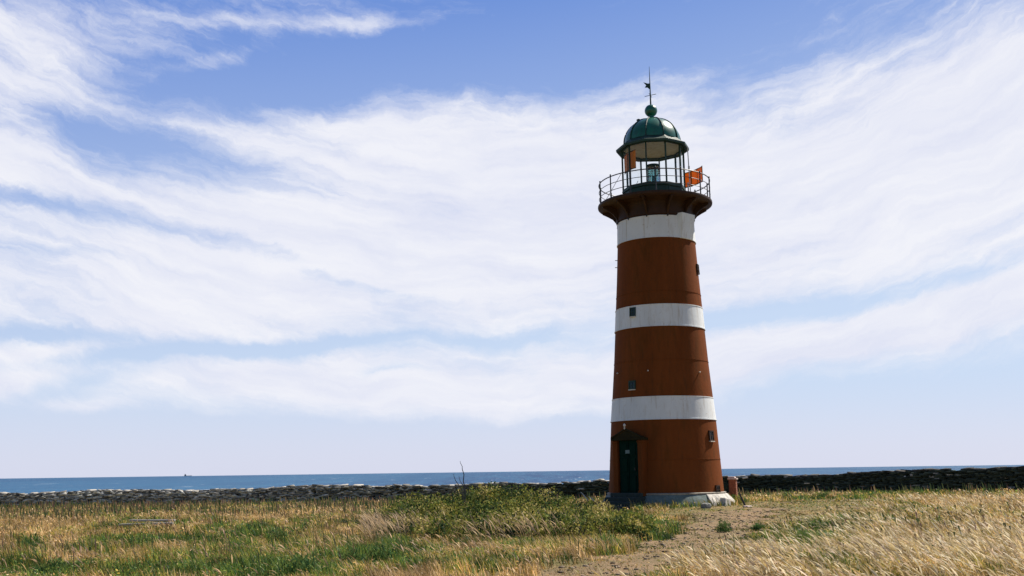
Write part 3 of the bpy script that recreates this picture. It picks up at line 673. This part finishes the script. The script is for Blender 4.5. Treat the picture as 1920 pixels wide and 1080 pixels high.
# weathered planks in the grass
gl = ground(272, 991)
pk = MB(); R0 = Matrix.Rotation(R_(3), 3, 'Z'); scl = gl.y/1900
bw = empty('low_bench', gl, R_(2), label='low bench of weathered grey planks half sunk in the left meadow grass', cat='bench')
b = MB(); b.box((.0, .10, .13), (98*scl, .16, .07), Matrix.Rotation(R_(-1.0), 3, 'Y')); b.build('plank', M['wood_old'], bw, bevel=.01)
b = MB(); b.box((.15, .22, .235), (82*scl, .12, .06), Matrix.Rotation(R_(.6), 3, 'Y')); b.build('plank', M['wood_old'], bw, bevel=.01)
for sx in (-.9, .7): b = MB(); b.box((sx, .14, .0), (.16, .22, .20)); b.build('leg', M['wood_dark'], bw, bevel=.01)
# dead twigs rising from the thicket
def twig(px, py_top, D, pts, r, name, **kw):
    g = at_dist(px, D); b = MB(); zt_ = EYE-(py_top-884.6)/1900*D; h = zt_-g.z
    P = [Vector((g.x+x, g.y, g.z+z*h)) for x, z in pts]; b.tube(P, [r*(1-.75*i/(len(P)-1)) for i in range(len(P))], 6); return b, P
b, _ = twig(868, 865, 30, [(.05, 0), (.06, .5), (.05, .62), (.01, .70), (.03, .80), (-.02, .88), (-.02, .92), (-.07, .97), (-.08, 1)], .022, '')
r_ = b.build('dead_stem', M['twig'], label='tallest bare dead stem sticking up from the bushes against the sea', cat='dead stem', smooth=True)
b, _ = twig(868, 888, 30, [(.0, 0), (-.02, .7), (-.22, .88), (-.28, 1)], .022, ''); b.build('dead_stem', M['twig'], label='short bare dead stem, leftmost of the three above the bushes', cat='dead stem', smooth=True)
b, _ = twig(868, 892, 30.1, [(.02, 0), (.02, .8), (-.08, .9), (-.12, 1)], .018, ''); b.build('dead_stem', M['twig'], label='thin bare dead stem between the tallest stem and the leftmost one', cat='dead stem', smooth=True)
for (p0, p1, lb) in (((1088, 921), (1101, 936), 'long bleached stick lying slantwise in grass left of the tower base'), ((1103, 929), (1112, 937), 'short bleached stick beside the longer one left of the tower base')):
    A, B = at_dist(p0[0], 38.5), at_dist(p1[0], 38); A.z = EYE-(p0[1]-881.6)/1900*38.5; B.z = EYE-(p1[1]-881.6)/1900*38
    b = MB(); b.tube([A, A.lerp(B, .5)+Vector((0, 0, .01)), B], [.012, .02, .025], 6); b.build('stick', M['bleached'], label=lb, cat='stick')
# far ship
d = ray(352, 891); d = d/math.hypot(d[0], d[1]); SP = Vector((d[0]*8300, d[1]*8300, -4.6))
ship = empty('cargo_ship', SP, R_(10), label='tiny dark ship on the horizon above the left end of the sea', cat='ship')
b = MB(); vs = []
for z, hw, f_, bk in ((-2, 4, 28, -26), (5.5, 6, 33, -27)):
    vs += [(bk, -hw, z), (f_-9, -hw, z), (f_, 0, z), (f_-9, hw, z), (bk, hw, z)]
b.add(vs, [(4, 3, 2, 1, 0), (5, 6, 7, 8, 9)]+[(i, (i+1) % 5, 5+(i+1) % 5, 5+i) for i in range(5)]); b.build('hull', M['steel'], ship)
b = MB(); b.box((-18, 0, 9), (11, 10, 7.5)); b.box((-18, 0, 14), (8, 9, 3)); b.box((-20, 0, 17), (3, 3, 4)); b.build('superstructure', M['steel'], ship)
b = MB(); b.tube([(24, 0, 5), (24, 0, 12)], .4, 6); b.build('mast', M['steel'], ship)

# small loose stones trodden into the path
r3 = np.random.default_rng(5); PC, PS_, PT = [], [], []
while len(PC) < 240:
    x, y = r3.uniform(-1, 14), r3.uniform(15, 40)
    if bool(in_path(np.array([x]), np.array([y]))[0]):
        q = r3.uniform(.02, .06); PC.append((x, y, float(ground_sheet_z(np.array([x]), np.array([y]))[0])+.012+q*.15)); PS_.append((q*1.5, q*1.2, q*.6)); PT.append(np.array([.24, .19, .14])*r3.uniform(.4, 1.3))
z_ = np.zeros(len(PC)); V, Q = stone_boxes(np.array(PC), np.array(PS_), r3.uniform(0, 6, len(PC)), z_, z_, .6)
np_mesh('gravel', V, Q, M['wallstone'], np.repeat(np.array(PT), 8, 0), label='small loose stones trodden into the bare path', cat='gravel', kind='stuff')
# ------------------------------------------------------------------ vegetation
def strips(B, H, W, phi, lean, leandir, rows, prof, droop, tint):
    """B (n,3) roots; curved tapering strips made of quads, all numpy"""
    n = len(B); t = np.linspace(0, 1, rows)
    ang = lean[:, None]+droop[:, None]*t[None]**1.6     # angle from vertical along the blade
    ds = H[:, None]/(rows-1)
    hx = np.concatenate([np.zeros((n, 1)), np.cumsum(np.sin((ang[:, 1:]+ang[:, :-1])/2)*ds, 1)], 1)
    hz = np.concatenate([np.zeros((n, 1)), np.cumsum(np.cos((ang[:, 1:]+ang[:, :-1])/2)*ds, 1)], 1)
    cx = B[:, 0:1]+hx*np.cos(leandir)[:, None]; cy = B[:, 1:2]+hx*np.sin(leandir)[:, None]; cz = B[:, 2:3]+hz
    wx, wy = np.cos(phi)[:, None]*W[:, None]*prof[None]*.5, np.sin(phi)[:, None]*W[:, None]*prof[None]*.5
    V = np.stack([np.stack([cx-wx, cy-wy, cz], -1), np.stack([cx+wx, cy+wy, cz], -1)], 2).reshape(-1, 3)
    k = np.arange(rows-1); q = np.stack([2*k, 2*k+1, 2*k+3, 2*k+2], 1)
    Q = (np.arange(n)[:, None, None]*rows*2+q[None]).reshape(-1, 4)
    if tint.ndim == 3: return V, Q, np.repeat(tint, 2, 1).reshape(-1, 3)
    return V, Q, np.repeat(tint, rows*2, 0)
def scatter(n, d0, d1, a0=-.56, a1=.60, p=1.0):
    u = rng.random(n); e = 2-p
    d = (d0**e+(d1**e-d0**e)*u)**(1/e); a = rng.uniform(a0, a1, n)
    return np.sin(a)*d, np.cos(a)*d, d
def pxof(x, y, z=0.):
    d = np.stack([x, y, np.zeros_like(x)+z-EYE], -1); zz = d@CF; return 960+FPX*(d@CR)/zz, 540-FPX*(d@CU)/zz
GREEN_PX = [(55,1028,34,14,1.),(345,1020,150,18,.9),(450,995,120,22,.8),(520,1012,34,16,1.),(700,1055,90,20,.9),(740,1035,50,20,.9),(80,1076,60,16,.8),(330,1072,90,12,.5),(560,1076,70,18,1.),(270,1005,60,10,.4),(130,960,80,12,.45),(220,975,70,14,.5),
 (1115,1022,90,14,.45),(1000,1050,120,20,.5),(1200,1008,60,10,.5),(1360,988,22,12,.8),(1530,1008,80,26,.9),(1590,975,40,20,.4),(1480,925,160,9,.7),(1700,925,150,10,.6),(1350,942,50,9,.8),(1590,1065,60,14,.5),(860,1060,120,24,.4),(1800,1066,80,10,.35),(620,950,160,12,.25),(1050,900,140,14,.5),(870,945,160,25,.6),(1270,940,80,8,.5)]
def greenness(x, y):
    px, py = pxof(x, y, ht(x, y)); g = np.zeros_like(px)
    for cx, cy, sx, sy, am in GREEN_PX: g = np.maximum(g, am*np.exp(-((px-cx)/sx)**2-((py-cy)/sy)**2))
    n_ = fbm(x, y*.5, .35, 41, 4); n2_ = fbm(x, y*.7, 1.9, 51, 3)
    base = .12+(n_-.5)*2.7+(n2_-.5)*2.2
    right = sm(px, 1350, 1650)*sm(py, 935, 965); base = base*(1-.6*right)+.34*right
    base = base-.4*np.exp(-((px-300)/200)**2-((py-1003)/8)**2)
    return np.clip(base+g*1.1, 0, 1), px, py
C_DRY = np.array([[.72, .50, .24], [.64, .42, .14], [.76, .56, .32], [.42, .29, .10], [.66, .42, .20], [.30, .19, .07]])
C_GRN = np.array([[.085, .16, .03], [.14, .21, .04], [.21, .26, .05], [.05, .12, .04]])
C_YEL = np.array([[.40, .34, .06], [.31, .29, .06], [.48, .36, .07]])
def clump(x, y): return .50+1.05*sm(.6*fbm(x, y*.55, 1.7, 95, 3)+.4*fbm(x, y*.6, 5.0, 97, 2), .30, .68)
def tints(g, n, spread=.28):
    u = g+rng.normal(0, spread, n)*.6
    dry = C_DRY[rng.integers(0, len(C_DRY), n)]; gr = C_GRN[rng.integers(0, len(C_GRN), n)]; ye = C_YEL[rng.integers(0, len(C_YEL), n)]
    c = np.where((u > .62)[:, None], gr, np.where((u > .40)[:, None], ye, dry))
    return c*rng.uniform(.45, 1.25, n)[:, None]
def clear(x, y):  # inside the tower
    return (x-TX)**2+(y-TY)**2 > 2.55**2
VV, QQ, TT = [], [], []; off = 0
def push(V, Q, t):
    global off
    VV.append(V); QQ.append(Q+off); TT.append(t); off += len(V)
def flush(name, m_, **kw):
    global VV, QQ, TT, off
    o = np_mesh(name, np.concatenate(VV), np.concatenate(QQ), m_, np.concatenate(TT), **kw); VV, QQ, TT = [], [], []; off = 0; return o
P4 = np.array([1., .9, .6, .08]); P3 = np.array([1., .75, .08])
# (1) meadow turf over the whole field
for (n, d0, d1, lod) in ((120000, 13.5, 26, 1.), (110000, 26, 44, 1.6), (90000, 44, 92, 2.7)):
    x, y, d = scatter(n, d0, d1); wy = np.interp(x, WX_, WY_); ok = clear(x, y) & (y < wy-.3) & (rng.random(n) < .30+1.2*sm(fbm(x, y*.6, 2.1, 99, 3), .34, .6))
    pth = in_path(x, y); ok &= ~(pth & (rng.random(n) < .72)); pth = pth | in_path(x, y, 1., TURF)
    x, y, d, pth = x[ok], y[ok], d[ok], pth[ok]; n = len(x)
    g, px, py = greenness(x, y); z = ht(x, y)-.02
    hm = np.where(pth, .06, .12+.20*fbm(x, y, .8, 61, 3)**1.5); near_t = np.exp(-((x-TX-4)**2+(y-TY+3)**2)/30.); hm = hm*(1-.45*near_t); rt = np.hypot(x-TX, y-TY); hm = np.where((rt < 3.1), np.maximum(hm, .10+.28*fbm(x, y, 2.2, 66, 2)), hm)
    H = hm*rng.uniform(.55, 1.35, n); W = rng.uniform(.006, .016, n)*lod*(1+.3*g)
    ld = rng.normal(math.pi, 1.0, n)
    g = np.where(rt < 3.2, np.maximum(g, .62), g)
    c = tints(np.where(pth, g*.5+.26, g), n); c[pth] *= np.array([.80, .76, .74]); c *= clump(x, y)[:, None]; H = H*(.45+1.2*fbm(x, y*.7, 1.5, 98, 3))
    push(*strips(np.stack([x, y, z], 1), H, W, rng.uniform(-.9, .9, n), rng.uniform(0, .35, n), ld, 4, P4, rng.uniform(.2, 1.1, n), c))
for (n, d0, d1, lod) in ((70000, 13.5, 26, 1.), (70000, 26, 44, 1.5), (50000, 44, 90, 2.5)):   # low herbs and leaf litter between the blades
    x, y, d = scatter(n, d0, d1); wy = np.interp(x, WX_, WY_); ok = clear(x, y) & (y < wy-.3) & (rng.random(n) < .30+1.2*sm(fbm(x, y*.6, 2.1, 99, 3), .34, .6))
    pth = in_path(x, y); ok &= ~(pth & (rng.random(n) < .5)); pth = pth | in_path(x, y, 1., TURF); x, y, d, pth = x[ok], y[ok], d[ok], pth[ok]; n = len(x)
    g, px, py = greenness(x, y); z = ht(x, y)+np.where(pth, .03, .20)*rng.random(n)**1.3*(.4+fbm(x, y, .8, 61, 3))
    ax = rng.normal(size=(n, 3)); ax[:, 2] *= np.where(pth, .2, .8); ax /= np.linalg.norm(ax, axis=1)[:, None]; sd_ = np.cross(ax, rng.normal(size=(n, 3))); sd_ /= np.linalg.norm(sd_, axis=1)[:, None]
    L_ = rng.uniform(.025, .06, n)[:, None]*lod; c0 = np.stack([x, y, z], 1)
    V = np.stack([c0, c0+ax*L_*.5+sd_*L_*.24, c0+ax*L_, c0+ax*L_*.5-sd_*L_*.24], 1).reshape(-1, 3)
    c = tints(np.where(pth, g*.5+.34, g), n, .45); c[pth] *= .76; c *= clump(x, y)[:, None]
    push(V, np.arange(n*4).reshape(-1, 4), np.repeat(c, 4, 0))
flush('meadow_grass', M['grass'], label='mixed green and dry short meadow grass covering the whole field', cat='grass', kind='stuff')
# (2) tall pale seeding grass, bent to the left by the wind
PS = np.array([.20, .18, .18, .18, .20, .9, 1.2, .9, .12])
for (n, d0, d1, lod, right_only) in ((17000, 13.5, 24, 1., 1), (14000, 24, 46, 1.3, 1), (12000, 14, 30, 1.0, 0), (11000, 30, 70, 1.7, 0)):
    x, y, d = scatter(n, d0, d1, *((.05, .60) if right_only else (-.56, .30))); wy = np.interp(x, WX_, WY_); ok = clear(x, y) & (y < wy-.5) & ~in_path(x, y, .7, TURF)
    g, px, py = greenness(x, y)
    edge = np.interp(px, [1000, 1120, 1260, 1420, 1470, 1540, 1620, 1700, 1920], [1100, 1085, 1058, 1028, 1000, 975, 955, 940, 934])
    inr = py > edge
    if right_only: ok &= inr & (rng.random(n) > g*.75) & (rng.random(n) < .25+1.3*sm(fbm(x, y, .55, 77, 3), .36, .62))
    else:
        patch = fbm(x, y, .35, 71, 3); ok &= ~inr & (patch > .46) & (rng.random(n) > g*.9)
        ok &= ~((px > 1050) & (py > 932) & (py < 1030))
    x, y, d, g = x[ok], y[ok], d[ok], g[ok]; n = len(x); z = ht(x, y)-.02
    H = rng.uniform(.20, .50, n)*(.65+.75*fbm(x, y, .4, 78, 3))*(1. if right_only else .8); W = rng.uniform(.014, .024, n)*lod
    pal = np.array([[.84, .68, .38], [.76, .59, .30], [.90, .77, .52], [.62, .46, .19], [.80, .60, .40]]) if right_only else np.array([[.74, .52, .30], [.64, .43, .20], [.76, .52, .36], [.54, .36, .18]])
    c = pal[rng.integers(0, len(pal), n)]*rng.uniform(.5, 1.15, n)[:, None]
    stalk = np.array([.26, .20, .09])*rng.uniform(.6, 1.3, n)[:, None]; f_ = np.array([0, 0, 0, .1, .3, 1, 1, 1, 1])[None, :, None]; c = stalk[:, None]*(1-f_)+c[:, None]*f_
    ld = rng.normal(math.pi, .55, n)
    push(*strips(np.stack([x, y, z], 1), H, W, rng.uniform(-.6, .6, n), rng.uniform(.1, .6, n), ld, 9, PS, rng.uniform(.5, 1.9, n), c))
x, y, d = scatter(2600, 23.5, 31, -.16, .09); px, py = pxof(x, y, ht(x, y)); ok = (px > 690) & (px < 1110) & (fbm(x, y, .8, 101, 3) > .50); x, y, d = x[ok], y[ok], d[ok]; n = len(x)
c = np.array([[.66, .48, .30], [.54, .38, .22], [.40, .30, .18]])[rng.integers(0, 3, n)]*rng.uniform(.6, 1.15, n)[:, None]
push(*strips(np.stack([x, y, ht(x, y)-.02], 1), rng.uniform(.4, .8, n), rng.uniform(.014, .024, n), rng.uniform(-.6, .6, n), rng.uniform(.05, .4, n), rng.normal(math.pi, .6, n), 9, PS, rng.uniform(.4, 1.5, n), c))
flush('seeding_grass', M['grass'], label='tall pale straw-coloured grass in seed, bent over by the wind', cat='grass', kind='stuff')
# (3) upright weeds: along the wall foot and scattered in the left meadow, some with dark heads
for (n, d0, d1, a0, a1, hh, wgt) in ((9000, 55, 90, -.56, .60, .55, 'wall'), (4500, 36, 80, -.56, -.08, .42, 'bank'), (1500, 36, 60, .22, .60, .6, 'wall'), (1300, 16, 45, -.56, .25, .40, 'open'), (240, 19, 34, .24, .50, .42, 'thistle')):
    x, y, d = scatter(n, d0, d1, a0, a1); wy = np.interp(x, WX_, WY_); ok = clear(x, y) & (y < wy-.4) & ~in_path(x, y, 1., TURF)
    if wgt == 'wall': ok &= (wy-y < 14*rng.random(n)**1.5+1)
    elif wgt == 'bank': ok &= fbm(x, y, .22, 91, 3)+.25*sm(d, 45, 70) > .56
    else: ok &= fbm(x, y, .3, 81, 3) > .5
    x, y, d = x[ok], y[ok], d[ok]; n = len(x); z = ht(x, y)-.02; lod = np.maximum(1, d/24)
    H = hh*rng.uniform(.5, 1.35, n)*(.75 if wgt == 'wall' else 1.); W = rng.uniform(.010, .018, n)*lod
    pal = np.array([[.10, .13, .05], [.08, .12, .05], [.30, .22, .11], [.06, .09, .04], [.20, .12, .09]]); c = pal[rng.integers(0, 5, n)]*rng.uniform(.7, 1.2, n)[:, None]
    prof = np.array([.4, .4, .4, .4, .5, 2.6]) if wgt == 'thistle' else np.array([.5, .6, .5, .9, 1.1, .2]) if wgt == 'open' else np.array([1., 1.3, 1.2, 1.1, .9, .2])
    push(*strips(np.stack([x, y, z], 1), H, W, rng.uniform(-.5, .5, n), rng.uniform(0, .15, n), rng.normal(math.pi, .8, n), 6, prof, rng.uniform(0, .4, n), c))
flush('tall_weeds', M['grass'], label='upright dark green and brown weed stalks along the wall foot and through the meadow', cat='weeds', kind='stuff')

# leafy shrubs
def leaf_cloud(blobs, n, size, pal, fill=.35, aspect=.55, up=.3):
    bl = np.array(blobs); wt = bl[:, 3]*bl[:, 4]*bl[:, 5]; idx = rng.choice(len(bl), n, p=wt/wt.sum()); b_ = bl[idx]
    d = rng.normal(size=(n, 3)); d[:, 2] = np.abs(d[:, 2])*1.0; d /= np.linalg.norm(d, axis=1)[:, None]
    r = (fill+(1-fill)*rng.random(n)**.55)*(.80+.42*vnoise(b_[:, 0]*9+d[:, 0]*3.1, b_[:, 1]*7+d[:, 1]*3.1+d[:, 2]*2.3, 1.0, 4))
    c = b_[:, :3]+d*r[:, None]*b_[:, 3:6]
    # leaf = rhomb with a fold
    ax = rng.normal(size=(n, 3)); ax[:, 2] += up; ax /= np.linalg.norm(ax, axis=1)[:, None]
    nr = rng.normal(size=(n, 3)); sd_ = np.cross(ax, nr); sd_ /= np.linalg.norm(sd_, axis=1)[:, None]
    L_ = size*rng.uniform(.6, 1.35, n)[:, None]; Wd = L_*aspect
    V = np.stack([c, c+ax*L_*.5+sd_*Wd*.5, c+ax*L_, c+ax*L_*.5-sd_*Wd*.5], 1).reshape(-1, 3)
    Q = np.arange(n*4).reshape(-1, 4)
    pal = np.array(pal); cl_ = vnoise(c[:, 0]*2.2, c[:, 1]*2.2+c[:, 2]*3, 1.0, 15)
    k = np.clip((cl_*len(pal)+rng.normal(0, .8, n)).astype(int), 0, len(pal)-1)
    t = pal[k]*rng.uniform(.65, 1.3, n)[:, None]
    return V, Q, np.repeat(t, 4, 0)
def shrub(name, blobs_px, n, size, pal, stems, label, cat, group=None, fill=.35, aspect=.55, twigs=0):
    bl = []
    for (px, D, rx, ry, h) in blobs_px:
        g = at_dist(px, D); bl.append((g.x, g.y, g.z, rx, ry, h*1.10))
    bl = np.array(bl); c0 = bl[:, :3].mean(0); c0[2] = bl[:, 2].min(); bl[:, :3] -= c0
    root = empty(name, c0, label=label, cat=cat, group=group)
    V, Q, t = leaf_cloud(bl, n, size, pal, fill, aspect); V[:, 2] = np.maximum(V[:, 2], -.02); np_mesh('foliage', V, Q, M['leaf'], t, parent=root)
    b = MB()
    for b_ in bl:
        for k in range(stems):
            a = random.uniform(0, 6.28); e = random.uniform(.3, .85); tip = Vector((b_[0]+math.cos(a)*b_[3]*e*.8, b_[1]+math.sin(a)*b_[4]*e*.8, b_[2]+b_[5]*math.sqrt(1-e*e*.7)*random.uniform(.8, 1.05)))
            bs = Vector((b_[0]+random.gauss(0, b_[3]*.2), b_[1]+random.gauss(0, b_[4]*.2), b_[2]-.1)); md = bs.lerp(tip, .55)+Vector((0, 0, .08))
            b.tube([bs, md, tip], [.014, .010, .004], 5)
    b.build('stems', M['twig'], root, kind='stuff'); return root
PB = [(.014, .034, .014), (.05, .085, .025), (.09, .13, .03), (.15, .18, .035), (.22, .22, .045), (.34, .29, .07), (.52, .42, .17)]
shrub('shrub', [(760, 30, 1.0, 1.2, .72), (810, 28, 1.1, 1.2, .72), (850, 31, 1.1, 1.3, 1.02), (905, 31, 1.1, 1.3, 1.08), (790, 32, 1.1, 1.2, .9), (880, 28, 1.0, 1.1, .80), (850, 25.6, 1.0, .9, .58), (770, 26.5, .9, .9, .5)], 34000, .075, PB, 14, 'wide leafy thicket with three bare dead stems sticking up, left part of the bushes', 'shrub', 'bushes in front of the lighthouse')
shrub('shrub', [(960, 31, 1.1, 1.3, 1.03), (1010, 30, 1.1, 1.3, .94), (1060, 29, 1.1, 1.2, .82), (950, 27.5, 1.2, 1.1, .78), (1030, 26.5, 1.2, 1.2, .70), (1105, 27.5, 1.0, 1.2, .70), (940, 25, 1.1, .9, .62), (1010, 24.6, 1.1, .8, .60), (1075, 24.4, 1., .8, .56)], 34000, .075, PB, 14, 'broad low yellow-green thicket in the middle of the bushes, left of the tower door', 'shrub', 'bushes in front of the lighthouse')
shrub('shrub', [(1150, 26.5, .85, .9, .56), (1185, 26, .6, .85, .56), (1203, 25.5, .38, .7, .50), (1130, 25.2, .9, .8, .54), (1165, 24.6, .7, .7, .48)], 17000, .075, PB, 14, 'rounded dark green bush at the right end of the thicket, beside the bare path', 'shrub', 'bushes in front of the lighthouse')
PW = [(.025, .075, .03), (.05, .12, .04), (.10, .17, .05), (.16, .20, .05)]
WEEDS = [(55, 1037, .42, .34, 'dark green leafy clump near the left edge of the meadow'), (522, 1022, .40, .36, 'dark green weed clump in dry grass below the left thicket'), (95, 1079, .40, .25, 'green weed clump at the bottom left corner'),
 (560, 1079, .5, .28, 'green weed clump at the bottom edge, left of centre'), (660, 1062, .42, .28, 'low green weed clump at the left of the pair in the front grass'), (712, 1060, .40, .34, 'taller green weed clump at the right of the pair in the front grass'),
 (1112, 1034, .35, .22, 'small green weed clump between the thicket and the path'), (1358, 999, .28, .28, 'loose grey-green weed standing on the bare path'), (1423, 995, .27, .15, 'compact dark green tuft on the bare path'),
 (1332, 946, .62, .30, 'green weed clump growing against the tower plinth'), (1376, 943, .35, .30, 'small green weed at the foot of the brick pillar'), (1545, 936, .5, .34, 'round dark green weed at the far edge of the bare turf')]
for (px, py, w_, h_, lb) in WEEDS:
    g = ground(px, py); D = math.hypot(g.x, g.y); root = empty('weed_clump', g, label=lb, cat='weed', group='green weed clumps in the meadow')
    n = int(1500*max(w_, .3)); bl = np.array([(0, 0, 0, w_*.55, w_*.5, h_), (w_*.3, .05, 0, w_*.35, w_*.35, h_*.7), (-w_*.3, 0, 0, w_*.35, w_*.35, h_*.75)])
    V, Q, t = leaf_cloud(bl, n, .085, PW, .1, .22, 1.6); V[:, 2] = np.maximum(V[:, 2], -.02); np_mesh('foliage', V, Q, M['leaf'], t, parent=root)
